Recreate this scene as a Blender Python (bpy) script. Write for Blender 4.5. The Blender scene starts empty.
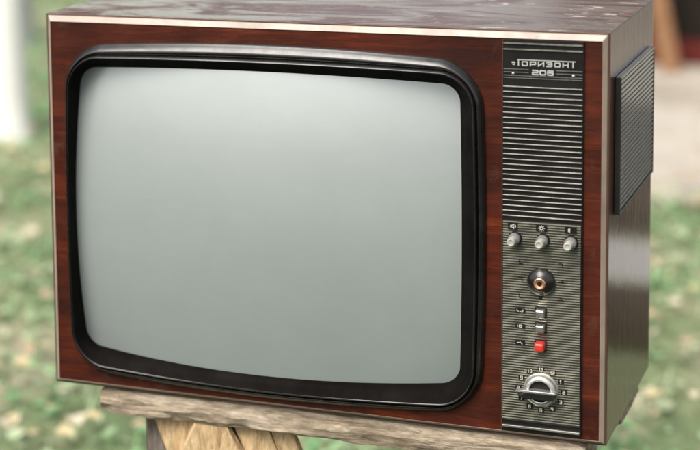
import bpy, math, random
from mathutils import Vector, Matrix
random.seed(7)
S = bpy.context.scene
COL = S.collection
W, H, D = 0.700, 0.4797, 0.3125
GZ = -0.5

# ------------------------------------------------------------------ materials
def mat(name, base=(.5,.5,.5), rough=.5, metal=0, spec=.5, coat=0, coat_r=.1):
    m = bpy.data.materials.new(name); m.use_nodes = True
    b = m.node_tree.nodes['Principled BSDF']
    b.inputs['Base Color'].default_value = (*base, 1)
    b.inputs['Roughness'].default_value = rough
    b.inputs['Metallic'].default_value = metal
    b.inputs['Specular IOR Level'].default_value = spec
    b.inputs['Coat Weight'].default_value = coat
    b.inputs['Coat Roughness'].default_value = coat_r
    return m, m.node_tree, b

class NT:
    def __init__(s, t): s.t = t; s.l = t.links.new
    def n(s, typ, **kw):
        x = s.t.nodes.new(typ)
        for k, v in kw.items(): setattr(x, k, v)
        return x
    def coord(s, scale=(1,1,1), rot=(0,0,0), loc=(0,0,0)):
        tc = s.n('ShaderNodeTexCoord'); mp = s.n('ShaderNodeMapping')
        mp.inputs['Scale'].default_value = scale; mp.inputs['Rotation'].default_value = rot
        mp.inputs['Location'].default_value = loc
        s.l(tc.outputs['Object'], mp.inputs['Vector']); return mp.outputs['Vector']
    def noise(s, vec, scale, detail=6, rough=.6, dist=0):
        x = s.n('ShaderNodeTexNoise'); s.l(vec, x.inputs['Vector'])
        x.inputs['Scale'].default_value = scale; x.inputs['Detail'].default_value = detail
        x.inputs['Roughness'].default_value = rough; x.inputs['Distortion'].default_value = dist
        return x.outputs['Fac']
    def ramp(s, fac, stops):
        r = s.n('ShaderNodeValToRGB'); s.l(fac, r.inputs['Fac']); e = r.color_ramp.elements
        while len(e) < len(stops): e.new(.5)
        for i, (p, c) in enumerate(stops):
            e[i].position = p; e[i].color = (*c, 1) if isinstance(c, tuple) else (c, c, c, 1)
        return r.outputs['Color']
    def mix(s, fac, a, b, mode='MIX'):
        m = s.n('ShaderNodeMix', data_type='RGBA', blend_type=mode)
        for i, v in ((0, fac), (6, a), (7, b)):
            if isinstance(v, (int, float)): m.inputs[i].default_value = v
            elif isinstance(v, tuple): m.inputs[i].default_value = (*v, 1)
            else: s.l(v, m.inputs[i])
        return m.outputs[2]
    def bump(s, h, strength, dist, b, inp='Normal'):
        x = s.n('ShaderNodeBump'); x.inputs['Strength'].default_value = strength
        x.inputs['Distance'].default_value = dist; s.l(h, x.inputs['Height'])
        s.l(x.outputs['Normal'], b.inputs[inp]); return x

def veneer_front():
    m, t, b = mat('red lacquered veneer', rough=.4, coat=.22, coat_r=.16, spec=.22)
    n = NT(t)
    v = n.coord((1.1, 1.1, 16)); v2 = n.coord((9, 9, 190)); v3 = n.coord((2.2, 2, 4.5))
    a = n.noise(v, 3.2, 8, .65, 1.2); f = n.noise(v2, 2.4, 4, .7); g = n.noise(v3, 3, 3, .5)
    c = n.ramp(a, [(.22, (.032,.0056,.0026)), (.45, (.052,.0085,.0032)), (.60, (.080,.0128,.0042)), (.80, (.150,.030,.0085))])
    c2 = n.ramp(f, [(.3, .62), (.55, 1.0), (.8, 1.2)])
    c3 = n.ramp(g, [(.34, .50), (.6, 1.2)])
    c = n.mix(1, c, c2, 'MULTIPLY'); c = n.mix(1, c, c3, 'MULTIPLY')
    # tiny pores
    p = n.noise(n.coord((22, 22, 420)), 3, 2, .5)
    pc = n.ramp(p, [(.33, .35), (.42, 1.0)])
    c = n.mix(.7, c, n.mix(1, c, pc, 'MULTIPLY'))
    ds = n.noise(n.coord((1,1,1),(0,0,0),(3,3,3)), 14, 8, .75, .5)
    c = n.mix(n.ramp(ds, [(.58,0.),(.8,.35)]), c, (.16,.10,.07))
    n.l(c, b.inputs['Base Color'])
    n.bump(f, .08, .0005, b)
    r = n.ramp(n.noise(n.coord((4,4,4)), 6, 5), [(.3,.33),(.7,.52)])
    n.l(r, b.inputs['Roughness'])
    return m

def veneer_top():
    # old lacquer: brown where it survives, dulled and whitened by weather elsewhere
    m, t, b = mat('weathered lacquered top', rough=.42, coat=.30, coat_r=.10, spec=.22)
    n = NT(t)
    grain = n.noise(n.coord((2.5, 60, 3)), 3, 6, .65, .6)
    big = n.noise(n.coord((2.6, 6.5, 2), (0,0,.22), (7,2,0)), 2.2, 5, .6, 1.4)
    fine = n.noise(n.coord((9, 22, 8), (0,0,.35), (3,1,0)), 2.6, 8, .72, 1.6)
    base = n.ramp(grain, [(.3, (.022,.0070,.0040)), (.5, (.065,.021,.011)), (.7, (.13,.048,.025))])
    haze = n.ramp(big, [(.44, 0.0), (.50, .55), (.58, .95)])
    tc = n.n('ShaderNodeTexCoord'); sp = n.n('ShaderNodeSeparateXYZ'); n.l(tc.outputs['Object'], sp.inputs[0])
    lft = n.n('ShaderNodeMapRange'); n.l(sp.outputs[0], lft.inputs[0])
    lft.inputs[1].default_value = .05; lft.inputs[2].default_value = .60; lft.inputs[3].default_value = .85; lft.inputs[4].default_value = .22
    mh = n.n('ShaderNodeMath', operation='MULTIPLY'); n.l(haze, mh.inputs[0]); n.l(lft.outputs[0], mh.inputs[1])
    c = n.mix(mh.outputs[0], base, (.32,.33,.28))
    sc = n.ramp(fine, [(.50, 0.0), (.62, .35), (.75, .7)])
    ms = n.n('ShaderNodeMath', operation='MULTIPLY'); n.l(sc, ms.inputs[0]); n.l(lft.outputs[0], ms.inputs[1])
    c = n.mix(ms.outputs[0], c, (.42,.40,.365))
    fl = n.noise(n.coord((5,9,5), (0,0,.4), (1,9,0)), 4.2, 4, .5, .9)
    rgt = n.n('ShaderNodeMapRange'); n.l(sp.outputs[0], rgt.inputs[0]); rgt.inputs[1].default_value = .42; rgt.inputs[2].default_value = .58
    mf = n.n('ShaderNodeMath', operation='MULTIPLY'); n.l(n.ramp(fl, [(.62, 0.0), (.665, .75)]), mf.inputs[0]); n.l(rgt.outputs[0], mf.inputs[1])
    c = n.mix(mf.outputs[0], c, (.54,.47,.40))
    n.l(c, b.inputs['Base Color'])
    n.l(n.ramp(fine, [(.35,.06),(.6,.34)]), b.inputs['Coat Roughness'])
    n.bump(grain, .15, .0006, b)
    n.bump(big, .25, .004, b, 'Coat Normal')
    return m

def veneer_side():
    m, t, b = mat('dark lacquered side veneer', rough=.4, coat=1.0, coat_r=.05, spec=.08)
    b.inputs['Coat IOR'].default_value = 1.38; b.inputs['Coat Weight'].default_value = .62
    n = NT(t)
    a = n.noise(n.coord((3, 30, 2.2)), 3, 8, .65, 1); f = n.noise(n.coord((3, 130, 3)), 3, 4, .7)
    c = n.ramp(a, [(.3, (.026,.0060,.0030)), (.55, (.055,.0130,.0058)), (.75, (.095,.025,.010))])
    c = n.mix(1, c, n.ramp(f, [(.3,.6),(.6,1.1)]), 'MULTIPLY')
    wv = n.noise(n.coord((6, 14, 4), (0,0,0), (2,5,1)), 3, 7, .7, 1.6)
    c = n.mix(n.ramp(wv, [(.60, 0.0), (.78, .35)]), c, (.08,.05,.035))
    n.l(c, b.inputs['Base Color'])
    n.l(n.ramp(wv, [(.45,.03),(.75,.13)]), b.inputs['Coat Roughness'])
    st = n.noise(n.coord((3, 34, 3)), 4, 5, .65)
    s2 = n.noise(n.coord((3, 15, 5)), 4, 4, .6)
    q_ = n.n('ShaderNodeMath', operation='MULTIPLY_ADD'); n.l(s2, q_.inputs[0]); q_.inputs[1].default_value = 1.3; n.l(st, q_.inputs[2])
    n.bump(q_.outputs[0], .42, .0007, b, 'Coat Normal'); n.bump(f, .1, .0004, b)
    return m

def glass_mat():
    m, t, b = mat('grey picture tube glass', (.26,.285,.275), rough=.46, spec=.5, coat=1.0, coat_r=.16)
    b.inputs['IOR'].default_value = 2.4; b.inputs['Coat IOR'].default_value = 1.6
    n = NT(t)
    a = n.noise(n.coord((1,1,1)), 7, 6, .7, .3); g = n.noise(n.coord(), 900, 2, .5)
    c = n.mix(n.ramp(a, [(.35,0.),(.7,1.)]), (.218,.246,.232), (.244,.272,.258))
    c = n.mix(n.ramp(g, [(.3,.25),(.7,0.)]), c, (.17,.20,.20))
    sm = n.noise(n.coord((2.2,2.2,5),(0,.5,0)), 6, 9, .75, 1.6)
    c = n.mix(n.ramp(sm, [(.56,0.),(.78,.14)]), c, (.33,.36,.35))
    cl = n.noise(n.coord((1,1,110)), 2.5, 3, .6)
    c = n.mix(n.ramp(cl, [(.45,0.),(.65,.05)]), c, (.17,.19,.18))
    n.l(c, b.inputs['Base Color'])
    n.l(n.ramp(n.noise(n.coord((1,1,2.5)), 11, 7, .7), [(.3,.10),(.75,.30)]), b.inputs['Coat Roughness'])
    return m

def plastic(name, base, rough, nz=.0, coat=0):
    m, t, b = mat(name, base, rough, coat=coat)
    n = NT(t)
    a = n.noise(n.coord(), 60, 6, .7); k = n.noise(n.coord(), 13, 5, .6)
    c = n.mix(n.ramp(k, [(.35,0.),(.75,1.)]), tuple(x*.8 for x in base), tuple(min(1, x*1.25+.004) for x in base))
    n.l(c, b.inputs['Base Color'])
    n.l(n.ramp(a, [(.3, max(.03, rough-.07)), (.7, rough+.12)]), b.inputs['Roughness'])
    return m

def metal(name, base, rough, dirt=(.06,.055,.04), amt=.5):
    m, t, b = mat(name, base, rough, metal=.85)
    n = NT(t)
    k = n.noise(n.coord(), 55, 7, .7)
    n.l(n.mix(n.ramp(k, [(.35,amt),(.65,0.)]), base, dirt), b.inputs['Base Color'])
    n.l(n.ramp(n.noise(n.coord(), 150, 4), [(.3,rough-.08),(.7,rough+.15)]), b.inputs['Roughness'])
    return m

def grey_wood(name, pal, sx=1, rot=(0,0,0), scale=(3, 26, 26)):
    m, t, b = mat(name, rough=.85, spec=.2)
    n = NT(t)
    a = n.noise(n.coord(scale, rot), 3*sx, 9, .72, .9); f = n.noise(n.coord(tuple(5*x for x in scale), rot), 3, 5, .7)
    k = n.noise(n.coord((1,1,1)), 16, 6, .65)
    c = n.ramp(a, [(.28, pal[0]), (.45, pal[1]), (.6, pal[2]), (.78, pal[3])])
    c = n.mix(1, c, n.ramp(f, [(.32,.6),(.6,1.1)]), 'MULTIPLY')
    c = n.mix(n.ramp(k, [(.5,0.),(.72,.6)]), c, pal[1])
    n.l(c, b.inputs['Base Color']); n.bump(a, .9, .003, b)
    return m

M = {}
M['speakerframe'] = None
M['front'] = veneer_front(); M['top'] = veneer_top(); M['side'] = veneer_side()
M['glass'] = glass_mat()
M['black'] = plastic('black moulded plastic', (.0075,.0062,.0055), .27, coat=.16)
M['dark'] = plastic('matt black panel', (.006,.005,.0042), .42); M['dark'].node_tree.nodes['Principled BSDF'].inputs['Specular IOR Level'].default_value = .22
M['bezel'] = plastic('dull black inner bezel', (.0035,.0026,.0022), .7); M['bezel'].node_tree.nodes['Principled BSDF'].inputs['Specular IOR Level'].default_value = .05
M['trim'] = plastic('cream edge trim', (.29,.225,.175), .36)
_t = M['trim'].node_tree; _n = NT(_t); _n.bump(_n.noise(_n.coord(), 40, 5, .6), .35, .0012, _t.nodes['Principled BSDF'])
M['edge'] = plastic('worn veneer edge', (.060,.022,.012), .5)
M['badge'] = metal('bright badge lettering', (.82,.81,.78), .38, (.4,.38,.34), .25)
M['rib'] = metal('bright grille line', (.44,.42,.385), .33)
M['plate'] = metal('tarnished ribbed plate', (.52,.50,.43), .34, (.22,.20,.13), .5)
M['platebase'] = plastic('dark plate grooves', (.022,.020,.015), .5)
M['silver'] = metal('dull silver', (.58,.57,.55), .30, (.3,.28,.24), .3)
M['chrome'] = metal('dark chrome', (.55,.52,.50), .16, (.15,.12,.1), .35)
M['knob'] = plastic('yellowed grey knob plastic', (.34,.33,.285), .38)
M['knobgrey'] = plastic('grey knob collar plastic', (.15,.15,.145), .35)
M['white'] = plastic('off white marking', (.48,.46,.40), .5)
M['red'] = plastic('red button plastic', (.40,.020,.012), .34, coat=.4)
M['copper'] = metal('copper rim', (.80,.40,.26), .25, (.3,.12,.08), .3)
M['speaker'] = plastic('black speaker plastic with painted sheen', (.13,.13,.122), .40, coat=.7)  # black plastic; sky sheen on ribs and top put into the colour
M['speakerframe'] = plastic('dark speaker frame plastic', (.022,.020,.018), .38)
M['back'] = plastic('brown back cover', (.06,.03,.02), .6)

# ------------------------------------------------------------------ mesh helper
class MB:
    def __init__(s): s.v = []; s.f = []; s.m = []; s.sm = []
    def add(s, vs, fs, mi=0, smooth=False):
        o = len(s.v); s.v += [tuple(x) for x in vs]
        for f in fs: s.f.append(tuple(o+i for i in f)); s.m.append(mi); s.sm.append(smooth)
    def box(s, x0, x1, y0, y1, z0, z1, mi=0):
        vs = [(x, y, z) for x in (x0,x1) for y in (y0,y1) for z in (z0,z1)]
        s.add(vs, [(0,1,3,2),(4,6,7,5),(0,4,5,1),(2,3,7,6),(0,2,6,4),(1,5,7,3)], mi)
    def loops(s, L, mi=0, smooth=True, close=True, mis=None):
        n = len(L[0]); o = len(s.v)
        for l in L: s.v += [tuple(p) for p in l]
        for j in range(len(L)-1):
            for i in range(n if close else n-1):
                k = (i+1) % n
                s.f.append((o+j*n+i, o+j*n+k, o+(j+1)*n+k, o+(j+1)*n+i))
                s.m.append(mis[j] if mis else mi); s.sm.append(smooth)
    def lathe(s, cx, cz, prof, mi=0, n=40, mis=None, dx=0, dz=0):
        # prof: (radius, y) from the base outwards; axis is -y
        L = []
        for r, y in prof:
            L.append([(cx+dx*y+r*math.cos(2*math.pi*i/n), y, cz+dz*y+r*math.sin(2*math.pi*i/n)) for i in range(n)])
        s.loops(L, mi, True, True, mis)
        o = len(s.v)-n
        s.f.append(tuple(o+i for i in range(n))); s.m.append(mis[-1] if mis else mi); s.sm.append(False)
    def stroke(s, pts, w, y, th=.0003, mi=0):
        for (x0, z0), (x1, z1) in zip(pts[:-1], pts[1:]):
            d = Vector((x1-x0, z1-z0)); L = d.length
            if L < 1e-7: continue
            d /= L; nn = Vector((-d.y, d.x))*w/2; e = d*w*.45
            c = [(x0-e.x+nn.x, z0-e.y+nn.y), (x1+e.x+nn.x, z1+e.y+nn.y), (x1+e.x-nn.x, z1+e.y-nn.y), (x0-e.x-nn.x, z0-e.y-nn.y)]
            j = random.random()*.00006
            vs = [(a, y-th-j, b) for a, b in c]+[(a, y, b) for a, b in c]
            s.add(vs, [(0,1,2,3),(0,4,5,1),(1,5,6,2),(2,6,7,3),(3,7,4,0)], mi)
    def build(s, name, mats, parent=None, bevel=0, seg=2, origin=None):
        me = bpy.data.meshes.new(name)
        if origin:
            s.v = [(a-origin[0], b-origin[1], c-origin[2]) for a, b, c in s.v]
        me.from_pydata(s.v, [], s.f)
        for m in (mats if isinstance(mats, (list, tuple)) else [mats]): me.materials.append(m)
        for p, mi, sm in zip(me.polygons, s.m, s.sm): p.material_index = mi; p.use_smooth = sm
        me.update()
        import bmesh
        b = bmesh.new(); b.from_mesh(me); bmesh.ops.recalc_face_normals(b, faces=b.faces); b.to_mesh(me); b.free()
        o = bpy.data.objects.new(name, me); COL.objects.link(o)
        if origin: o.location = origin
        if parent: o.parent = parent
        if bevel:
            md = o.modifiers.new('bevel', 'BEVEL'); md.width = bevel; md.segments = seg; md.limit_method = 'ANGLE'
            md.angle_limit = math.radians(40)
        return o

def tag(o, label=None, cat=None, group=None, kind=None):
    if label: o['label'] = label
    if cat: o['category'] = cat
    if group: o['group'] = group
    if kind: o['kind'] = kind
    return o
def empty(name, loc=(0,0,0)):
    o = bpy.data.objects.new(name, None); COL.objects.link(o); o.location = loc
    o.empty_display_size = .05; return o

# ================================================================== TELEVISION
tv = tag(empty('television'), 'old wooden cased television set with bulging grey screen and scuffed top', 'television')

# --- cabinet shell (top/bottom/sides with their own veneers)
c = MB(); T = .014
vs = [(0,0,0),(W,0,0),(W,0,H),(0,0,H),(0,D,0),(W,D,0),(W,D,H),(0,D,H)]
iv = [(T,0,T),(W-T,0,T),(W-T,0,H-T),(T,0,H-T),(T,D,T),(W-T,D,T),(W-T,D,H-T),(T,D,H-T)]
c.add(vs+iv, [(3,2,6,7)], 0); o = 0
def fc(fs, mi):
    for f in fs: c.f.append(f); c.m.append(mi); c.sm.append(False)
fc([(1,5,6,2),(0,3,7,4),(0,4,5,1)], 1)
fc([(0,1,9,8),(1,2,10,9),(2,3,11,10),(3,0,8,11)], 2)
fc([(4,12,13,5),(5,13,14,6),(6,14,15,7),(7,15,12,4)], 1)
fc([(8,9,13,12),(9,10,14,13),(10,11,15,14),(11,8,12,15)], 1)
c.build('cabinet', [M['top'], M['side'], M['edge']], tv, bevel=.0012)

# --- cream trim frame, chamfered
def rect(x0, x1, z0, z1, y): return [(x0,y,z0),(x1,y,z0),(x1,y,z1),(x0,y,z1)]
c = MB()
a0 = (.0026, W-.0026, .0024, H-.0024); a1 = (.0078, W-.0078, .0060, H-.0096)
c.loops([rect(*a0, .002), rect(*a0, -.0006), rect(*a1, -.0054), rect(*a1, .004)], smooth=False)
c.build('edge_trim', M['trim'], tv, bevel=.0006)

# --- rounded, bulging outlines
def outline(xl, xr, zb, zt, r, bl, br, bb, bt, y, n=24, cy=None):
    """bulged rounded rectangle; xl.. are at the corners' level, b* the extra bulge at mid side"""
    P = []
    cs = [(xr-r, zt-r, 0), (xl+r, zt-r, 90), (xl+r, zb+r, 180), (xr-r, zb+r, 270)]
    raw = []
    ns = 28
    for k, (cx, cz, a0_) in enumerate(cs):
        for i in range(n+1):
            a = math.radians(a0_+90*i/n); raw.append((cx+r*math.cos(a), cz+r*math.sin(a)))
        nx, nz, na = cs[(k+1) % 4]
        a = math.radians(a0_+90); x0, z0 = cx+r*math.cos(a), cz+r*math.sin(a)
        x1, z1 = nx+r*math.cos(a), nz+r*math.sin(a)
        for i in range(1, ns): raw.append((x0+(x1-x0)*i/ns, z0+(z1-z0)*i/ns))
    xm, zm, hx, hz = (xl+xr)/2, (zb+zt)/2, (xr-xl)/2, (zt-zb)/2
    for x, z in raw:
        u, v = (x-xm)/hx, (z-zm)/hz
        bx = (br if u > 0 else bl)*u*(1-v*v); bz = (bt if v > 0 else bb)*v*(1-u*u)
        X, Z = x+bx, z+bz
        P.append((X, (cy(X, Z) if cy else y), Z))
    return P
XC, ZC, R = .2835, .2300, 1.0
def gy(x, z, off=0): return -.0305 + ((x-XC)**2+(z-ZC)**2)/(2*R) + off
O = outline(.0290, .5560, .0245, .4400, .052, .0035, .0055, .012, .0115, -.004)
Rg = outline(.0375, .5480, .0360, .4270, .040, .0040, .0035, .0115, .0042, -.020)
G = outline(.0415, .5255, .0520, .4100, .020, .006, .006, .0093, .0098, 0, cy=lambda x, z: gy(x, z, -.0006))
Gi = outline(.0375, .5295, .0480, .4140, .022, .006, .006, .0093, .0098, 0, cy=lambda x, z: gy(x, z, .003))
def lerp(A, B, t, y): return [(a[0]+(b[0]-a[0])*t, y, a[2]+(b[2]-a[2])*t) for a, b in zip(A, B)]

# front panel with the opening cut through it
PX0, PX1, PZ0, PZ1 = .0076, W-.0076, .0058, H-.0094
hole = lerp(O, Rg, .3, -.004)
cx0, cz0 = .29, .235
outer = []
for x, y, z in hole:
    dx, dz = x-cx0, z-cz0
    t = min(((PX1-cx0)/dx if dx > 0 else (PX0-cx0)/dx) if abs(dx) > 1e-6 else 9e9,
            ((PZ1-cz0)/dz if dz > 0 else (PZ0-cz0)/dz) if abs(dz) > 1e-6 else 9e9)
    outer.append([cx0+dx*t, -.004, cz0+dz*t])
for cxn, czn in ((PX0,PZ0),(PX1,PZ0),(PX1,PZ1),(PX0,PZ1)):
    k = min(range(len(outer)), key=lambda i: (outer[i][0]-cxn)**2+(outer[i][2]-czn)**2)
    outer[k] = [cxn, -.004, czn]
c = MB()
c.loops([outer, hole, [(x, .010, z) for x, y, z in hole], [(x, .010, z) for x, y, z in outer], outer], smooth=False)
c.build('front_panel', M['front'], tv)

# screen surround
c = MB()
prof = [(0,-.0038),(.0,-.0072),(.02,-.0082),(.08,-.0090),(.20,-.0112),(.45,-.0150),(.62,-.0164),(.63,-.0162),(.64,-.0145),(.65,-.0108),(.82,-.0108),(.83,-.0150),(.845,-.0172),(.92,-.0190),(.98,-.0200),(1.0,-.0202)]
LL = [lerp(O, Rg, t, y) for t, y in prof]
def l3(A, B, t): return [tuple(a[i]+(b[i]-a[i])*t for i in range(3)) for a, b in zip(A, B)]
Rin = [(a[0], -.0202, a[2]) for a in Rg]
LL += [l3(Rin, G, .06), l3(Rin, G, .5), G, Gi]
c.loops(LL, smooth=True, mis=[0]*(len(prof)-1)+[0]+[1]*3)
sur = c.build('screen_surround', [M['black'], M['bezel']], tv)

# picture tube face
c = MB()
ctr = (XC, 0, ZC)
LL = []
for k in range(22):
    t = k/22
    LL.append([(p[0]+(ctr[0]-p[0])*t, gy(p[0]+(ctr[0]-p[0])*t, p[2]+(ctr[2]-p[2])*t), p[2]+(ctr[2]-p[2])*t) for p in Gi])
c.loops(LL, smooth=True)
n = len(Gi); o = len(c.v); c.v.append((XC, gy(XC, ZC), ZC))
for i in range(n): c.f.append((o-n+i, o-n+(i+1) % n, o)); c.m.append(0); c.sm.append(True)
# tube funnel side wall going back
c.loops([Gi, [(p[0], .05, p[2]) for p in Gi], [(XC+(p[0]-XC)*.3, .2, ZC+(p[2]-ZC)*.3) for p in Gi]], smooth=True)
c.build('screen', M['glass'], tv)

# ---------------------------------------------------------------- control strip
SX0, SX1 = .5805, .6715
YB = -.0062
c = MB(); c.box(SX0, SX1, YB, -.0038, .0074, .4692)
c.box(SX0-.0008, SX0+.0002, -.0070, -.0039, .0074, .4692, 1); c.box(SX1-.0002, SX1+.0008, -.0070, -.0039, .0074, .4692, 0)
strip = c.build('control_strip', [M['dark'], M['edge']], tv, bevel=.0003)

c = MB()
for i in range(26):
    z = .4149-.00602*i
    c.box(SX0+.0006, SX1-.0006, -.0080, YB+.0002, z-.00058, z+.00058)
g = c.build('speaker_grille', M['rib'], tv, bevel=.0003, seg=1)

c = MB()
for z in (.4650, .4582): c.box(SX0+.0006, SX1-.0006, -.0080, YB+.0002, z-.0007, z+.0007)
for z in (.4352, .4316):
    c.box(.5815, .6100, -.0070, YB+.0002, z-.00035, z+.00035); c.box(.6415, .6705, -.0070, YB+.0002, z-.00035, z+.00035)
for z in (.4278, .4252): c.box(.5815, .6705, -.0070, YB+.0002, z-.00035, z+.00035)
c.build('badge_line', M['rib'], tv)

# badge lettering, drawn stroke by stroke
c = MB()
GL = {
 'Г': [[(0,0),(0,1)]],
 'О': [[(.12,0),(.88,0),(1,.2),(1,.8),(.88,1),(.12,1),(0,.8),(0,.2),(.12,0)]],
 'Р': [[(0,0),(0,1),(.88,1),(1,.85),(1,.5),(.88,.38),(0,.38)]],
 'И': [[(0,1),(0,0)],[(0,.1),(1,.9)],[(1,1),(1,0)]],
 'З': [[(0,1),(.88,1),(1,.85),(1,.62),(.85,.5),(.25,.5)],[(.85,.5),(1,.38),(1,.15),(.88,0),(0,0)]],
 'Н': [[(0,0),(0,1)],[(1,0),(1,1)],[(0,.5),(1,.5)]],
 'Т': [[(.5,0),(.5,1.2)]],
 '2': [[(0,1),(.88,1),(1,.85),(1,.62),(.88,.5),(.12,.5),(0,.38),(0,0),(1,0)]],
 '0': [[(.12,0),(.88,0),(1,.2),(1,.8),(.88,1),(.12,1),(0,.8),(0,.2),(.12,0)]],
 '6': [[(1,1),(.12,1),(0,.85),(0,.12),(.12,0),(.88,0),(1,.12),(1,.45),(.88,.55),(0,.55)]],
 '1': [[(.1,.75),(.5,1),(.5,0)]], '3': [[(0,1),(1,1),(1,0),(0,0)],[(.3,.5),(1,.5)]],
 '4': [[(0,1),(0,.45),(1,.45)],[(.85,1),(.85,0)]], '5': [[(1,1),(0,1),(0,.55),(1,.55),(1,0),(0,0)]],
 '7': [[(0,1),(1,1),(.4,0)]], '8': [[(0,0),(1,0),(1,1),(0,1),(0,0)],[(0,.5),(1,.5)]],
 '9': [[(0,0),(1,0),(1,1),(0,1),(0,.5),(1,.5)]],
}
def glyph(mb, ch, x, z, w, h, sw, y, ang=0, mi=0):
    for st in GL[ch]:
        pts = [(x+(a-.5)*w, z+(b-.5)*h) for a, b in st]
        mb.stroke(pts, sw, y, mi=mi)
word = "ГОРИЗОНТ"
x = .5985
c.stroke([(.5978,.4462),(.6625,.4462)], .0009, YB-.0004, .0005)
xs = [.5985, .6045, .6130, .6215, .6300, .6385, .6470, .6590+.0005]
xs = [.5984, .6056, .6148, .6240, .6332, .6424, .6516, .6600]
for ch, gx in zip(word, xs):
    if ch == 'Г': c.stroke([(gx,.4462),(gx,.4395)], .0012, YB-.0003, .0005)
    elif ch == 'Т': c.stroke([(gx,.4462),(gx,.4395)], .0012, YB-.0003, .0005)
    else: glyph(c, ch, gx, .4419,    .0058, .0044, .00125, YB-.0003)
for ch, gx in zip('206', (.6175, .6260, .6345)): glyph(c, ch, gx, .4322, .0060, .0046, .0014, YB-.0003)
c.stroke([(.5915,.4428),(.5940,.4428)], .0016, YB-.0003, .0006); c.stroke([(.5922,.4405),(.5940,.4405)], .0010, YB-.0003, .0006)
c.build('badge_lettering', M['badge'], tv)
for (rx, rz) in ((.5925,.4302),(.6605,.4302)):
    c = MB(); c.lathe(rx, rz, [(.0019,YB),(.0019,-.0074),(.0012,-.0084),(.0003,-.0088)], n=16)
    c.build('badge_rivet', M['silver'], tv)

# ribbed lower control plate
c = MB()
zt, zb = .2590, .0205
c.box(SX0+.001, SX1-.001, -.0074, YB+.0002, zb, zt, 0)
k = int((zt-zb)/.00300)
for i in range(k):
    z = zt-.0018-i*.00300
    x0, x1 = SX0+.0012, SX1-.0012
    c.add([(x0,-.0073,z-.0010),(x1,-.0073,z-.0010),(x1,-.0085,z-.0005),(x0,-.0085,z-.0005),(x1,-.0087,z+.0001),(x0,-.0087,z+.0001),(x1,-.0073,z+.0008),(x0,-.0073,z+.0008)],
          [(0,1,2,3),(3,2,4,5),(5,4,6,7)], 1)
c.build('control_plate', [M['platebase'], M['plate']], tv)
c = MB(); c.box(SX0+.0006, SX1-.0006, -.0090, YB+.0002, .0120, .0150)
c.build('lower_bar', M['rib'], tv, bevel=.0006)

YP = -.0086
# small pictogram chips
def chip(mb, x, z, w, h, mi=0): mb.box(x-w/2, x+w/2, YP-.0006, YP+.001, z-h/2, z+h/2, mi)
YT = YP-.0006
c = MB(); chip(c, .5930, .2525, .0110, .0074)
c.stroke([(.5905,.2515),(.5905,.2535),(.5922,.2535),(.5945,.2552),(.5945,.2498),(.5922,.2515),(.5905,.2515)], .0006, YT, mi=1)
c.stroke([(.5962,.2540),(.5966,.2525),(.5962,.2510)], .0006, YT, mi=1)
c.build('volume_symbol', [M['dark'], M['white']], tv)
c = MB(); chip(c, .6260, .2525, .0125, .0074)
pts = [(.6260+.0017*math.cos(a*math.pi/6), .2525+.0017*math.sin(a*math.pi/6)) for a in range(13)]
c.stroke(pts, .0007, YT, mi=1)
for a in range(8):
    q = a*math.pi/4
    c.stroke([(.6260+.0027*math.cos(q), .2525+.0027*math.sin(q)), (.6260+.0034*math.cos(q), .2525+.0034*math.sin(q))], .0007, YT, mi=1)
c.build('brightness_symbol', [M['dark'], M['white']], tv)
c = MB(); chip(c, .6590, .2525, .0135, .0074)
arc = [(.6585+.0024*math.cos(math.radians(a)), .2525+.0024*math.sin(math.radians(a))) for a in range(90, 271, 15)]
c.add([(a, YT-.0003, b) for a, b in arc], [tuple(range(len(arc)))], 1)
c.build('contrast_symbol', [M['dark'], M['white']], tv)

# three slider-like turn knobs
for i, kx in enumerate((.5955, .6275, .6597)):
    c = MB()
    c.lathe(kx, .2385, [(.0080,YP+.001),(.0080,-.0095),(.0076,-.0110)], 0, 32)
    kb = c.build('knob', M['dark'], tv)
    c = MB()
    c.lathe(kx, .2385, [(.0068,-.0095),(.0068,-.0170),(.0061,-.0182)], 0, 32)
    c.build('knob_collar', M['knobgrey'], kb)
    c = MB()
    pr = [(.0048,-.0165),(.0047,-.0305),(.0043,-.0315),(.0026,-.0315),(.0024,-.0309),(.0,-.0309)]
    c.lathe(kx, .2385, pr[:-1], 0, 32)
    c.build('knob_cap', M['knob'], kb)

# marks round the tuning knob
c = MB()
for mx, mz, t_ in ((.602,.211,0),(.648,.211,1),(.602,.191,1),(.649,.192,2),(.602,.171,0),(.6255,.1700,3),(.648,.171,2)):
    if t_ == 0: c.stroke([(mx-.0012,mz+.002),(mx-.0012,mz-.0018),(mx+.0026,mz-.0018)], .0009, YP)
    if t_ == 1: c.stroke([(mx-.0020,mz+.0016),(mx+.0020,mz+.0016),(mx+.0020,mz-.0018)], .0009, YP)
    if t_ == 2: c.stroke([(mx-.0026,mz-.0008),(mx+.0028,mz-.0008)], .0010, YP); c.stroke([(mx,mz+.0018),(mx+.0016,mz-.0008)], .0009, YP)
    if t_ == 3: c.stroke([(mx-.0016,mz+.0018),(mx,mz-.0014),(mx+.0018,mz+.0018)], .0014, YP)
c.build('tuning_mark', M['dark'], tv)

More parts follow.
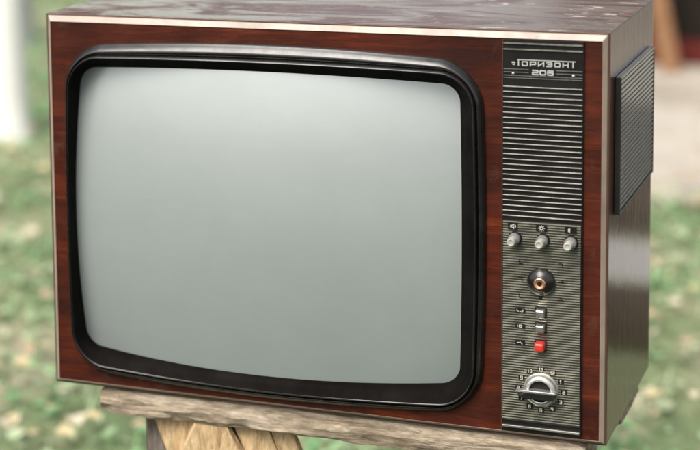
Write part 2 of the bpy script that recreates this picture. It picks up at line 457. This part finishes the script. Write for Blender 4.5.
# tuning knob: flared dark dish with a copper-lined centre
c = MB()
c.lathe(.6260, .1895, [(.0160,YP+.001),(.0163,-.0102),(.0150,-.0128),(.0112,-.0152),(.0086,-.0172),(.0078,-.0180),(.0066,-.0178)], 0, 48)
tk = c.build('tuning_knob', M['black'], tv)
c = MB()
c.lathe(.6260, .1895, [(.0069,-.0178),(.0064,-.0196),(.0052,-.0198),(.0034,-.0184),(.0028,-.0184)], 0, 36, mis=[0,0,0,0,1])
c.build('tuning_core', [M['copper'], M['dark']], tk)
c = MB(); c.stroke([(.6305,.1795),(.6322,.1765)], .0011, -.0150, .0016); c.build('tuning_pointer', M['copper'], tk)

# push buttons
def pbox(mb, x, z, w, h, y0, y1, mi=0, tap=.86):
    a = rect(x-w/2, x+w/2, z-h/2, z+h/2, y0); b = rect(x-w*tap/2, x+w*tap/2, z-h*tap/2, z+h*tap/2, y1)
    mb.add(a+b, [(0,1,5,4),(1,2,6,5),(2,3,7,6),(3,0,4,7),(4,5,6,7)], mi)
for z in (.1530, .1352):
    c = MB(); c.box(.6258-.0068, .6258+.0068, -.0096, YP+.001, z-.0062, z+.0062)
    pb = c.build('push_button', M['dark'], tv, bevel=.0008)
    c = MB(); pbox(c, .6258, z, .0112, .0094, -.0090, -.0168)
    c.build('button_cap', M['chrome'], pb, bevel=.0012, seg=3)
c = MB(); c.box(.6258-.0068, .6258+.0068, -.0096, YP+.001, .1142-.0064, .1142+.0064)
pb = c.build('push_button', M['dark'], tv, bevel=.0008); tag(pb, 'red power push button, lowest of the three')
c = MB(); pbox(c, .6258, .1142, .0118, .0108, -.0090, -.0205, 0, .92)
c.build('button_cap', M['red'], pb, bevel=.0026, seg=4)

# legends beside the push buttons
c = MB()
for i, z in enumerate((.1535, .1352, .1150)):
    chip(c, .6022, z, .0110, .0046)
    if i == 0:
        c.stroke([(.5985,z+.0013),(.5985,z-.0010),(.6005,z-.0010)], .0007, YT, mi=1); c.stroke([(.6020,z-.001),(.6052,z-.001),(.6052,z+.0012)], .0007, YT, mi=1)
    if i == 1:
        c.stroke([(.5990,z+.0010),(.5990,z-.0010)], .0007, YT, mi=1); c.stroke([(.6010,z+.0012),(.6040,z+.0012),(.6040,z-.0012),(.6010,z-.0012),(.6010,z+.0012)], .0007, YT, mi=1)
    if i == 2:
        c.stroke([(.5988,z+.0005),(.6012,z+.0005)], .0007, YT, mi=1); c.stroke([(.6025,z+.0012),(.6045,z-.0012)], .0007, YT, mi=1)
c.build('button_legend', [M['dark'], M['white']], tv)

# channel dial
DX, DZ = .6265, .0612
c = MB()
for k in range(12):
    a = math.radians(90-30*(k-10)); x, z = DX+.0262*math.cos(a), DZ+.0002+.0245*math.sin(a)
    chip(c, x, z, .0066, .0052)
    s_ = str(k+1)
    if k == 0: s_ = '1'
    for q, ch in enumerate(s_):
        glyph(c, ch, x+(q-(len(s_)-1)/2)*.0028, z, .0018 if len(s_) > 1 else .0024, .0036, .0007, YT, mi=1)
c.build('channel_numeral', [M['dark'], M['white']], tv)
c = MB()
c.lathe(DX, DZ, [(.0205,YP+.001),(.0203,-.0092),(.0190,-.0098)], 0, 56)
dl = c.build('channel_dial', M['plate'], tv)
c = MB()
c.lathe(DX, DZ, [(.0180,-.0096),(.0183,-.0125),(.0172,-.0150),(.0138,-.0168),(.0126,-.0164),(.0122,-.0120)], 0, 56, mis=[0,0,0,0,1,1])
c.build('dial_ring', [M['silver'], M['dark']], dl)
c = MB()
def bar(mb, z0, z1, y0, y1, xl, xr, mi):
    P = []
    for y, k in ((y0, 1.0), (y1, .97)):
        P += [(DX+xl*k, y, DZ+(z0+z1)/2-.0006), (DX+xl*.6, y, DZ+z0), (DX+xr*.85, y, DZ+z0), (DX+xr*k, y, DZ+(z0+z1)/2), (DX+xr*.85, y, DZ+z1), (DX+xl*.6, y, DZ+z1)]
    mb.add(P, [tuple(range(6)), tuple(range(6, 12))]+[(i, (i+1) % 6, 6+(i+1) % 6, 6+i) for i in range(6)], mi)
bar(c, -.0006, .0024, -.0125, -.0232, -.0280, .0205, 0)
bar(c, -.0085, -.0007, -.0125, -.0215, -.0262, .0190, 1)  # black lower half stands in for the shade below the handle
c.build('dial_handle', [M['silver'], M['black']], dl, bevel=.0007)

# ---------------------------------------------------------------- side loudspeaker
c = MB()
x0, x1 = W+.0003, W+.0070
y0, y1, z0, z1 = .0330, .2820, .2640, .4240
c.box(x0, x1, y0, y0+.004, z0, z1); c.box(x0, x1, y1-.003, y1, z0, z1)
c.box(x0, x1, y0+.004, y1-.003, z1-.003, z1, 2); c.box(x0, x1, y0+.004, y1-.003, z0, z0+.003)  # top rail takes the lightened plastic, as if lit by the sky
c.box(x0, W+.0042, y0+.004, y1-.003, z0+.003, z1-.003, 2)
nr = 27
for i in range(nr):
    z = z0+.0065+i*(z1-z0-.013)/(nr-1)
    c.box(W+.0041, x1-.0006, y0+.0038, y1-.0028, z-.0019, z+.0019, 2)
c.build('side_speaker', [M['speakerframe'], M['dark'], M['speaker']], tv, bevel=.0006)
# back cover
c = MB()
a = rect(.02, W-.02, .02, H-.05, D-.004); b = rect(.02, W-.02, .02, H-.05, D+.05); d = rect(.12, W-.12, .06, H-.12, D+.13)
c.loops([a, b, d], smooth=False); n4 = len(c.v); c.f.append((n4-4,n4-3,n4-2,n4-1)); c.m.append(0); c.sm.append(False)
c.build('back_cover', M['back'], tv)

# ================================================================== BENCH
pal_g = [(.07,.048,.032), (.29,.225,.155), (.50,.41,.305), (.68,.60,.49)]
pal_p = [(.24,.13,.06), (.50,.34,.18), (.60,.44,.25), (.68,.53,.34)]
pal_b = [(.05,.040,.030), (.15,.125,.10), (.24,.20,.165), (.34,.30,.25)]
M['plank'] = grey_wood('weathered grey plank', pal_g, 1, (0,0,0), (4, 30, 30))
pal_p[0] = (.12,.06,.03)
M['pine'] = grey_wood('fresh split pine', pal_p, 1, (0,0,0), (30, 30, 5))
M['post'] = grey_wood('old grey post', pal_b, 1, (0,0,0), (26, 26, 4))
bench = tag(empty('bench', (0, 0, GZ)), 'rough low bench of weathered planks and yellow pine legs under the television', 'bench')
bench_kids = []
import mathutils
def rough_plank(name, x0, x1, y0, y1, z0, z1, amp, mats, seed=0, nx=70):
    mb = MB(); L = []
    for i in range(nx+1):
        t = i/nx; x = x0+(x1-x0)*t
        def nz(k, s=18): return mathutils.noise.noise(Vector((x*s, k*3.7+seed, seed*1.3)))*amp + mathutils.noise.noise(Vector((x*s*4, k*5.1+seed, seed*2.3)))*amp*.45
        e = 1.0
        if t < .05: e = .72+.28*math.sin(t/.05*math.pi/2)
        if t > .97: e = .55+.45*math.sin((1-t)/.03*math.pi/2)
        zm = (z0+z1)/2; h = (z1-z0)/2
        prof = [(y0+.0045, -1), (y0+.0008, -.72), (y0, -.2), (y0+.0010, .3), (y0+.0035, .80), (y0+.010, 1), ((y0+y1)/2, 1), (y1-.003, 1), (y1, .7), (y1, -.7), (y1-.004, -1), ((y0+y1)/2, -1)]
        ring = []
        for j, (y, v) in enumerate(prof):
            yy = y + (nz(j) if j < 6 else 0)*.9
            zz = zm + h*v*e + (nz(j+20)*(1.0 if v < 0 else .12))
            zz = min(zz, z1-.0004)
            ring.append((x + (nz(j+40)*.8 if i in (0, nx) else 0), yy, zz))
        L.append(ring)
    mb.loops(L, smooth=False)
    n = len(L[0]); mb.f.append(tuple(range(n))); mb.m.append(0); mb.sm.append(False)
    o_ = len(mb.v)-n; mb.f.append(tuple(o_+k for k in range(n))); mb.m.append(0); mb.sm.append(False)
    ob = mb.build(name, mats); bench_kids.append(ob); return ob
rough_plank('plank', .061, .676, .003, .150, -.0360, -.0008, .0040, M['plank'], 1, 150)
rough_plank('plank', .050, .690, .158, .300, -.036, 0, .0030, M['plank'], 5)
def leg(xt0, xt1, xb0, xb1, y0, y1, zt, zb, m, seed, nm='leg'):
    mb = MB(); L = []; n = 40
    for i in range(n+1):
        t = i/n; z = zt+(zb-zt)*t; a = xt0+(xb0-xt0)*t-.004; b = xt1+(xb1-xt1)*t-.004
        j = lambda k: mathutils.noise.noise(Vector((z*22, k*4.3, seed)))*.0028
        L.append([(a+j(0), y0+.002+j(1), z), (a+.003+j(2), y0, z), (a+(b-a)*.3, y0+j(5)*.8, z), (a+(b-a)*.7, y0+j(6)*.8, z), (b-.003+j(3), y0, z), (b+j(4), y0+.002, z), (b, y1, z), (a, y1, z)])
    mb.loops(L, smooth=False)
    for o_ in (0, len(mb.v)-8): mb.f.append(tuple(o_+k for k in range(8))); mb.m.append(0); mb.sm.append(False)
    ob = mb.build(nm, m); bench_kids.append(ob)
    return ob
leg(.1140, .1500, .112, .155, .034, .085, -.036, GZ, M['post'], 1, 'post')
leg(.1300, .1890, .290, .349, .0215, .0340, -.0375, GZ+.02, M['pine'], 2)
leg(.1905, .2345, .135, .310, .0070, .0205, -.0370, -.16, M['pine'], 3, 'brace')
leg(.2385, .2835, .440, .488, .0215, .0345, -.0375, GZ+.01, M['pine'], 4)
leg(.2880, .3160, .475, .505, .0220, .0345, -.0380, GZ+.01, M['pine'], 5)
leg(.165, .30, .165, .30, .048, .085, -.036, GZ, M['post'], 9, 'post')  # wide backing added behind the pine legs so the gaps read dark
leg(.600, .645, .60, .645, .030, .080, -.036, GZ, M['post'], 6, 'post')
leg(.114, .155, .112, .155, .225, .280, -.034, GZ, M['post'], 7, 'post')
leg(.600, .645, .60, .645, .225, .280, -.034, GZ, M['post'], 8, 'post')
for ob in bench_kids:
    ob.parent = bench; ob.matrix_parent_inverse = Matrix.Translation((0, 0, -GZ))

# ================================================================== SETTING
def ground_mat():
    m, t, b = mat('grass soil', rough=.95, spec=.15); n = NT(t)
    a = n.noise(n.coord(), 1.3, 8, .65, .4); f = n.noise(n.coord(), 22, 7, .7); k = n.noise(n.coord((1,1,1),(0,0,0),(4,4,0)), 3.2, 5, .6)
    c = n.ramp(a, [(.3, (.09,.15,.07)), (.5, (.20,.24,.12)), (.68, (.42,.37,.25))])
    c = n.mix(n.ramp(k, [(.48,0.),(.66,.85)]), c, (.46,.40,.29))
    c = n.mix(1, c, n.ramp(f, [(.3,.55),(.65,1.25)]), 'MULTIPLY')
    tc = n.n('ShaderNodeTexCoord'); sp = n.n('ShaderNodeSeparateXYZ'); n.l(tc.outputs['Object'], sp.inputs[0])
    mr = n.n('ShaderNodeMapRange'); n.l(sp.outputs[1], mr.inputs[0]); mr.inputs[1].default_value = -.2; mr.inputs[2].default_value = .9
    c = n.mix(mr.outputs[0], (.045,.078,.034), c)  # unseen ground in front darkened to bounce less light onto the set
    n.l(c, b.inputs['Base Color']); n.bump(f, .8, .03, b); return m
def path_mat():
    m, t, b = mat('packed pale earth', rough=.95, spec=.15); n = NT(t)
    a = n.noise(n.coord(), 2.2, 8, .65, .4); f = n.noise(n.coord(), 35, 7, .7)
    c = n.ramp(a, [(.3, (.34,.29,.23)), (.5, (.46,.41,.34)), (.7, (.54,.49,.42))])
    c = n.mix(1, c, n.ramp(f, [(.3,.7),(.65,1.15)]), 'MULTIPLY')
    n.l(c, b.inputs['Base Color']); n.bump(f, .6, .02, b); return m
mb = MB()
xs_ = [-400,-60,-12,-8,-5,-3,-1.5,0,1.5,3,5,8,12,60,400]
mb.v = [(x, y, GZ) for y in xs_ for x in xs_]; nn_ = len(xs_)
for j in range(nn_-1):
    for i in range(nn_-1):
        mb.f.append((j*nn_+i, j*nn_+i+1, (j+1)*nn_+i+1, (j+1)*nn_+i)); mb.m.append(0); mb.sm.append(False)
tag(mb.build('ground', ground_mat()), kind='structure')
def path_edges(x):
    n1 = mathutils.noise.noise(Vector((x*1.1, 3, 0)))*.16; n2 = mathutils.noise.noise(Vector((x*1.3, 9, 4)))*.2
    sx = max(0, min(1, (x-.6)/.9)); sx = sx*sx*(3-2*sx)
    return 3.45+n1-.06*x-.45*sx, 6.9+n2-.06*x+2.4*sx
mb = MB(); L = [[], []]
N = 160
for i in range(N+1):
    x = -1.3+12*i/N; a, b2 = path_edges(x)
    w = min(1, (i/14)**.5); m_ = (a+b2)/2
    L[0].append((x, m_+(a-m_)*w, GZ+.004)); L[1].append((x, m_+(b2-m_)*w, GZ+.004))
mb.loops(L, close=False, smooth=False)
tag(mb.build('dirt_path', path_mat()), kind='structure')

# grass blades (stuff)
def grass_mat():
    m, t, b = mat('grass blades', rough=.6, spec=.3); n = NT(t)
    a = n.noise(n.coord(), 1.5, 6, .65, .4); f = n.noise(n.coord(), 11, 6, .75); k = n.noise(n.coord((1,1,0),(0,0,0),(4,4,0)), 4.5, 5, .6)
    c = n.ramp(f, [(.3, (.085,.215,.075)), (.5, (.25,.47,.22)), (.68, (.55,.69,.43))])
    c = n.mix(n.ramp(k, [(.45,0.),(.66,.75)]), c, (.86,.78,.60))
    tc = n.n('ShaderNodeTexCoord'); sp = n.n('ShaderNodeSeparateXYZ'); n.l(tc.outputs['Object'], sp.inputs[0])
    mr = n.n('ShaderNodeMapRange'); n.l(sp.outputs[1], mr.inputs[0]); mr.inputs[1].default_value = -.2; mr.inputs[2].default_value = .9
    c = n.mix(mr.outputs[0], (.055,.105,.040), c)  # blades on the unseen camera side darkened likewise, to cut bounce light
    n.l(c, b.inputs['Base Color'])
    tr = n.n('ShaderNodeBsdfTranslucent'); n.l(c, tr.inputs['Color']); ms = n.n('ShaderNodeMixShader'); ms.inputs[0].default_value = .45
    n.l(b.outputs[0], ms.inputs[1]); n.l(tr.outputs[0], ms.inputs[2]); n.l(ms.outputs[0], t.nodes['Material Output'].inputs['Surface'])
    return m
V = []; F = []
rnd = random.Random(3)
def visible_zone(x, y):
    return True
cnt = 0
while cnt < 76000:
    u = rnd.random()
    y = -3.5 + 13*rnd.random(); x = -6.5+11.5*rnd.random()
    # keep clear of the path
    if -1.3 < x < 10.7:
        a, b2 = path_edges(x)
        if a+.08 < y < b2-.1 and rnd.random() > .015: continue
    den = mathutils.noise.noise(Vector((x*3.1, y*3.1, 2)))
    if den < -.05 and rnd.random() < .85: continue
    if -.02 < x < .72 and -.02 < y < .33 and rnd.random() < .5: continue
    if rnd.random() < .5:   # small flat leaflets and clover between the blades
        q = .006+.012*rnd.random(); zz = GZ+.004+.03*rnd.random(); a = rnd.random()*6.283; tx = rnd.uniform(-.5,.5); ty = rnd.uniform(-.5,.5)
        o = len(V); pts_ = []
        for kk in range(5):
            aa = a+kk*1.2566; rr_ = q*(1 if kk else 1.5); dx_, dy_ = rr_*math.cos(aa), rr_*math.sin(aa)
            pts_.append((x+dx_, y+dy_, max(GZ+.001, zz+dx_*tx+dy_*ty)))
        V += pts_; F += [(o, o+1, o+2, o+3, o+4)]; cnt += 1; continue
    h = .014+.030*rnd.random()+.02*max(0, den); a = rnd.random()*6.283; w = .003+.003*rnd.random()
    lx, ly = math.cos(a+1.3)*h*.6*rnd.random(), math.sin(a+1.3)*h*.6*rnd.random()
    o = len(V)
    V += [(x-w*math.cos(a), y-w*math.sin(a), GZ-.003), (x+w*math.cos(a), y+w*math.sin(a), GZ-.003),
          (x+lx*.4+w*.7*math.cos(a), y+ly*.4+w*.7*math.sin(a), GZ+h*.6), (x+lx*.4-w*.7*math.cos(a), y+ly*.4-w*.7*math.sin(a), GZ+h*.6), (x+lx, y+ly, GZ+h)]
    F += [(o, o+1, o+2, o+3), (o+3, o+2, o+4)]; cnt += 1
me = bpy.data.meshes.new('grass'); me.from_pydata(V, [], F); me.materials.append(grass_mat())
go = bpy.data.objects.new('grass', me); COL.objects.link(go)
tag(go, 'short green grass with straw coloured patches around the bench', 'grass', kind='stuff')

# fallen leaves
leafm = []
for nm, cl in (('pale fallen leaf', (.50,.43,.31)), ('tan fallen leaf', (.36,.27,.17)), ('yellow fallen leaf', (.50,.41,.23))):
    leafm.append(plastic(nm, cl, .6))
def leaf_mesh(seed, m):
    r = random.Random(seed); mb = MB(); n = 22; ring = []
    for i in range(n):
        a = 2*math.pi*i/n; q = .75+.25*abs(math.cos(2.5*a))+r.uniform(-.06,.06)
        ring.append((.036*q*math.cos(a), .030*q*math.sin(a), .006*math.sin(2*a+seed)+.004))
    mb.v = ring+[(0,0,.001)]
    for i in range(n): mb.f.append((i, (i+1) % n, n)); mb.m.append(0); mb.sm.append(True)
    mb.v += [(.034,-.0008,.004),(.034,.0008,.004),(.062,.0004,.008),(.062,-.0004,.008)]
    mb.f.append((n+1,n+2,n+3,n+4)); mb.m.append(0); mb.sm.append(False)
    return mb
protos = [leaf_mesh(s, None).build('fallen_leaf', leafm[s % 3]) for s in range(6)]
LG = 'fallen leaves scattered on the grass'
LAB = ['pale dry fallen leaf lying on the grass', 'tan fallen leaf lying on the grass', 'yellow fallen leaf lying on the grass']
for i, p_ in enumerate(protos):
    tag(p_, LAB[i % 3], 'leaf', LG)
spots = []
rl = random.Random(12)
# left strip behind the set, lower left, right strip
while len(spots) < 130:
    k = rl.random()
    t = rl.random()
    if k < .55:   # left strip
        y = 1.0+3.4*(t**1.4); x = -.55-.40*(y-1.0)+rl.uniform(-.12, .16)
        x = -.50 - (y-1.0)*.53 + rl.uniform(-.22, .10)
    elif k < .85: # right strip
        y = 1.35+2.3*(t**1.3); x = .52-(y-1.4)*.11+rl.uniform(-.12, .14)
    else:
        y = rl.uniform(.9, 1.35); x = rl.uniform(-.5, .6)
    spots.append((x, y))
for i, (x, y) in enumerate(spots):
    if i < 6: l_ = protos[i]
    else:
        l_ = protos[rl.randrange(6)].copy(); COL.objects.link(l_)
    l_.location = (x, y, GZ+rl.uniform(.03, .05)); l_.rotation_euler = (rl.uniform(-.35,.35), rl.uniform(-.35,.35), rl.random()*6.28)
    s_ = rl.uniform(.30, .70); l_.scale = (s_, s_, s_)

# whitewashed trunks behind left
def bark(name, lowc, hic):
    m, t, b = mat(name, rough=.9, spec=.2); n = NT(t)
    a = n.noise(n.coord((14,14,3)), 3, 8, .7, .6)
    n.l(n.ramp(a, [(.3, lowc), (.6, hic)]), b.inputs['Base Color']); n.bump(a, .8, .012, b); return m
M['lime'] = bark('whitewashed bark', (.72,.71,.66), (.84,.83,.79)); M['bark'] = bark('grey bark', (.08,.065,.05), (.2,.17,.14))
M['limegrey'] = bark('greyed whitewashed bark', (.36,.37,.36), (.52,.53,.52))
M['leafg'] = plastic('tree leaves', (.06,.11,.035), .5)
def tree(x, y, r, lime_h, ht, label, seed, lime, leaves=2600):
    t = tag(empty('fruit_tree', (x, y, GZ)), label, 'tree', 'fruit trees behind the television')
    rr = random.Random(seed); mb = MB(); L = []; n = 26; mis = []
    zs = [0, .03, .08, .16, .3, .5, .7, .9, lime_h, lime_h+.02, 1.5, 1.9, 2.3]
    for z in zs:
        q = r*(1+.35*math.exp(-z/.06))*(1-.12*z)
        L.append([(q*math.cos(2*math.pi*i/n)*(1+.05*math.sin(3*2*math.pi*i/n+z*2+seed)), q*math.sin(2*math.pi*i/n)*(1+.05*math.cos(2*2*math.pi*i/n+z)), z-.02) for i in range(n)])
    mis = [0 if z < lime_h else 1 for z in zs[:-1]]
    mb.loops(L, smooth=True, mis=mis)
    ob = mb.build('trunk', [lime, M['bark']]); ob.parent = t
    mb = MB(); tips = []
    for k in range(9):
        a = k*2.4+seed; p0 = Vector((0,0,1.7+.07*k)); d = Vector((math.cos(a), math.sin(a), .9+.3*rr.random())).normalized(); L = []
        Ln = 1.1+.7*rr.random(); side = d.cross(Vector((0,0,1))).normalized(); up = side.cross(d)
        for j in range(7):
            s2 = j/6; pp = p0+d*Ln*s2+Vector((0,0,.12*s2*s2)); q = .05*r/.1*(1-.8*s2)
            L.append([tuple(pp+side*q*math.cos(2*math.pi*i/8)+up*q*math.sin(2*math.pi*i/8)) for i in range(8)]); tips.append(pp)
        mb.loops(L, smooth=True)
    ob = mb.build('branch', M['bark']); ob.parent = t
    V = []; F = []
    for k in range(leaves):
        c_ = rr.choice(tips)+Vector((rr.gauss(0,.28), rr.gauss(0,.28), rr.gauss(0,.22)))
        a = rr.random()*6.28; bb = rr.uniform(-1,1); d = Vector((math.cos(a), math.sin(a), bb)).normalized()*.045
        e = d.cross(Vector((rr.random(), rr.random(), rr.random()))).normalized()*.022
        o = len(V); V += [tuple(c_-d), tuple(c_+e), tuple(c_+d), tuple(c_-e)]; F.append((o, o+1, o+2, o+3))
    me = bpy.data.meshes.new('crown'); me.from_pydata(V, [], F); me.materials.append(M['leafg'])
    ob = bpy.data.objects.new('crown', me); COL.objects.link(ob); ob.parent = t
tree(-1.985, 3.76, .080, 1.1, 3.2, 'whitewashed tree trunk nearest the left edge behind the television', 2, M['lime'])
tree(-2.93, 5.72, .085, 1.1, 3.2, 'greyer limewashed tree trunk further back, just right of the white trunk', 5, M['limegrey'])

# shed at the far right behind the set, with things leaning on it
M['shedw'] = grey_wood('dark brown shed boards', [(.006,.004,.003),(.012,.009,.007),(.02,.014,.010),(.03,.02,.015)], 1, (0,0,0), (26,26,3))
M['shedr'] = grey_wood('dull red painted board', [(.06,.010,.008),(.10,.016,.012),(.14,.024,.018),(.19,.04,.03)], 1, (0,0,0), (3,26,26))
M['tan'] = grey_wood('tan board', [(.14,.065,.03),(.22,.11,.055),(.30,.17,.09),(.38,.24,.14)], 1, (0,0,0), (26,26,3))
M['galv'] = metal('dull galvanised sheet', (.42,.43,.42), .5)
shed = tag(empty('garden_shed', (1.2, 7.2, GZ)), 'dark brown plank shed with dull red sill board behind the dirt path', 'shed')
SY = 5.93
mb = MB()
for i in range(9):
    x0 = -.52+i*.16; mb.box(x0, x0+.156, SY, SY+.03, GZ+.10, GZ+2.3)
mb.box(-.52, -.49, SY+.031, SY+2.4, GZ+.0, GZ+2.3); mb.box(.89, .92, SY+.031, SY+2.4, GZ, GZ+2.3); mb.box(-.489, .889, SY+2.37, SY+2.4, GZ, GZ+2.3)
w_ = mb.build('wall', M['shedw']); w_.parent = shed; w_.matrix_parent_inverse = Matrix.Translation((-1.2, -7.2, -GZ))
mb = MB(); mb.box(-.52, .92, SY-.035, SY-.002, GZ, GZ+.105)
w_ = mb.build('sill_board', M['shedr']); w_.parent = shed; w_.matrix_parent_inverse = Matrix.Translation((-1.2, -7.2, -GZ))
mb = MB(); mb.add([(-.7,SY-.3,GZ+2.28),(1.1,SY-.3,GZ+2.28),(1.1,SY+2.7,GZ+2.75),(-.7,SY+2.7,GZ+2.75),(-.7,SY-.3,GZ+2.32),(1.1,SY-.3,GZ+2.32),(1.1,SY+2.7,GZ+2.79),(-.7,SY+2.7,GZ+2.79)],
                  [(0,1,2,3),(4,5,6,7),(0,1,5,4),(1,2,6,5),(2,3,7,6),(3,0,4,7)])
w_ = mb.build('roof', M['galv']); w_.parent = shed; w_.matrix_parent_inverse = Matrix.Translation((-1.2, -7.2, -GZ))
# tan board leaning against the shed
mb = MB()
mb.add([(-.075,0,0),(.0,0,0),(-.24,SY-.006-5.72,1.1),(-.315,SY-.006-5.72,1.1),(-.075,-.024,0),(.0,-.024,0),(-.24,SY-.03-5.72,1.1),(-.315,SY-.03-5.72,1.1)],
       [(0,1,2,3),(4,5,6,7),(0,1,5,4),(1,2,6,5),(2,3,7,6),(3,0,4,7)])
o = mb.build('board', M['tan']); o.location = (.015, 5.72, GZ+.004)
tag(o, 'tan wooden board leaning against the dark shed right of the television', 'board')
# unseen logs and board added beside the set for the lacquered side to mirror
M['logb'] = bark('added log bark', (.012,.009,.007), (.04,.028,.02))
def log(x, y, r, L_, ang, label):
    mb = MB(); LL_ = []
    for i in range(13):
        t_ = i/12; q = r*(1+.06*math.sin(t_*9)); ky = .03*math.sin(t_*5)
        LL_.append([(t_*L_, ky+q*math.cos(2*math.pi*k/20), r*.96+q*math.sin(2*math.pi*k/20)) for k in range(20)])
    mb.loops(LL_)
    for o_ in (0, len(mb.v)-20): mb.f.append(tuple(o_+k for k in range(20))); mb.m.append(1); mb.sm.append(False)
    o = mb.build('log', [M['logb'], M['pine']]); o.location = (x, y, GZ); o.rotation_euler = (0, 0, ang)
    tag(o, label, 'log')
log(.95, 3.08, .17, 1.9, .05, 'thick dark log out of view near the path, added for its reflection')
log(.80, 1.98, .070, 1.5, .04, 'thin dark log out of view beside the television, added for its reflection')
mb = MB(); mb.box(0, 1.7, -.17, .17, 0, .03)
M['whiteboard'] = grey_wood('white painted board', [(.45,.43,.40),(.70,.68,.65),(.80,.79,.76),(.85,.84,.82)])
o = mb.build('board', M['whiteboard'], bevel=.004); o.location = (.86, 2.66, GZ+.004); o.rotation_euler = (0, 0, .04)
tag(o, 'white painted board out of view between the logs, added for its reflection', 'board')
# galvanised tub standing on blocks is only a pale blur: a metal sheet leaning there
mb = MB(); mb.box(0, .55, -.004, .0, 0, .8)
o = mb.build('metal_sheet', M['galv']); o.location = (.118, SY-.045, GZ+.19); o.rotation_euler = (math.radians(-2.5), 0, 0)
o.location = (.118, SY-.043, GZ+.19)
tag(o, 'dull grey metal sheet fixed low on the dark shed wall', 'metal sheet')

# ================================================================== LIGHT, WORLD, CAMERA
w = bpy.data.worlds.new('World'); S.world = w; w.use_nodes = True
nt = w.node_tree; bg = nt.nodes['Background']
sky = nt.nodes.new('ShaderNodeTexSky'); sky.sky_type = 'NISHITA'; sky.sun_disc = False
ELEV, AZ = 52, 200        # azimuth clockwise from +y, where the sun stands
sky.sun_elevation = math.radians(ELEV); sky.sun_rotation = math.radians(AZ)
sky.air_density = 1.0; sky.dust_density = 4.0; sky.ozone_density = .6
hs = nt.nodes.new('ShaderNodeHueSaturation'); hs.inputs['Saturation'].default_value = .35
nt.links.new(sky.outputs[0], hs.inputs['Color']); nt.links.new(hs.outputs[0], bg.inputs[0]); bg.inputs[1].default_value = .11
sd = bpy.data.lights.new('sun', 'SUN'); sd.energy = 1.5; sd.angle = math.radians(35); sd.color = (1, .94, .86)
so = bpy.data.objects.new('sun', sd); COL.objects.link(so)
el, az = math.radians(ELEV), math.radians(AZ)
dirv = Vector((math.sin(az)*math.cos(el), math.cos(az)*math.cos(el), math.sin(el)))
so.rotation_euler = (-dirv).to_track_quat('-Z', 'Y').to_euler(); so.location = (0, -3, 5)

P = [1.07394871, -2.22039056, .801100194, -.416717728, -.129614171, -.0227214155, 1971.83846, -237.912456, -213.546341]
cam = bpy.data.cameras.new('camera'); co = bpy.data.objects.new('camera', cam); COL.objects.link(co); S.camera = co
yaw, pit, rol, f = P[3], P[4], P[5], P[6]
fw = Vector((math.sin(yaw)*math.cos(pit), math.cos(yaw)*math.cos(pit), math.sin(pit)))
r = Vector((math.cos(yaw), -math.sin(yaw), 0)); u = r.cross(fw)
r2 = r*math.cos(rol)+u*math.sin(rol); u2 = -r*math.sin(rol)+u*math.cos(rol)
mt = Matrix((r2, u2, -fw)).transposed().to_4x4(); mt.translation = Vector(P[:3]); co.matrix_world = mt
cam.sensor_fit = 'HORIZONTAL'; cam.sensor_width = 36; cam.lens = f/700*36
cam.shift_x = -P[7]/700; cam.shift_y = P[8]/700
cam.clip_start = .05; cam.clip_end = 1500
cam.dof.use_dof = True; cam.dof.aperture_fstop = 3.2
fp = Vector((.45, -.01, .24)); cam.dof.focus_distance = (fp-Vector(P[:3])).dot(fw)

S.render.engine = 'CYCLES'
S.view_settings.view_transform = 'Standard'; S.view_settings.look = 'None'; S.view_settings.gamma = 1
S.view_settings.exposure = 1.15
S.view_settings.use_curve_mapping = False
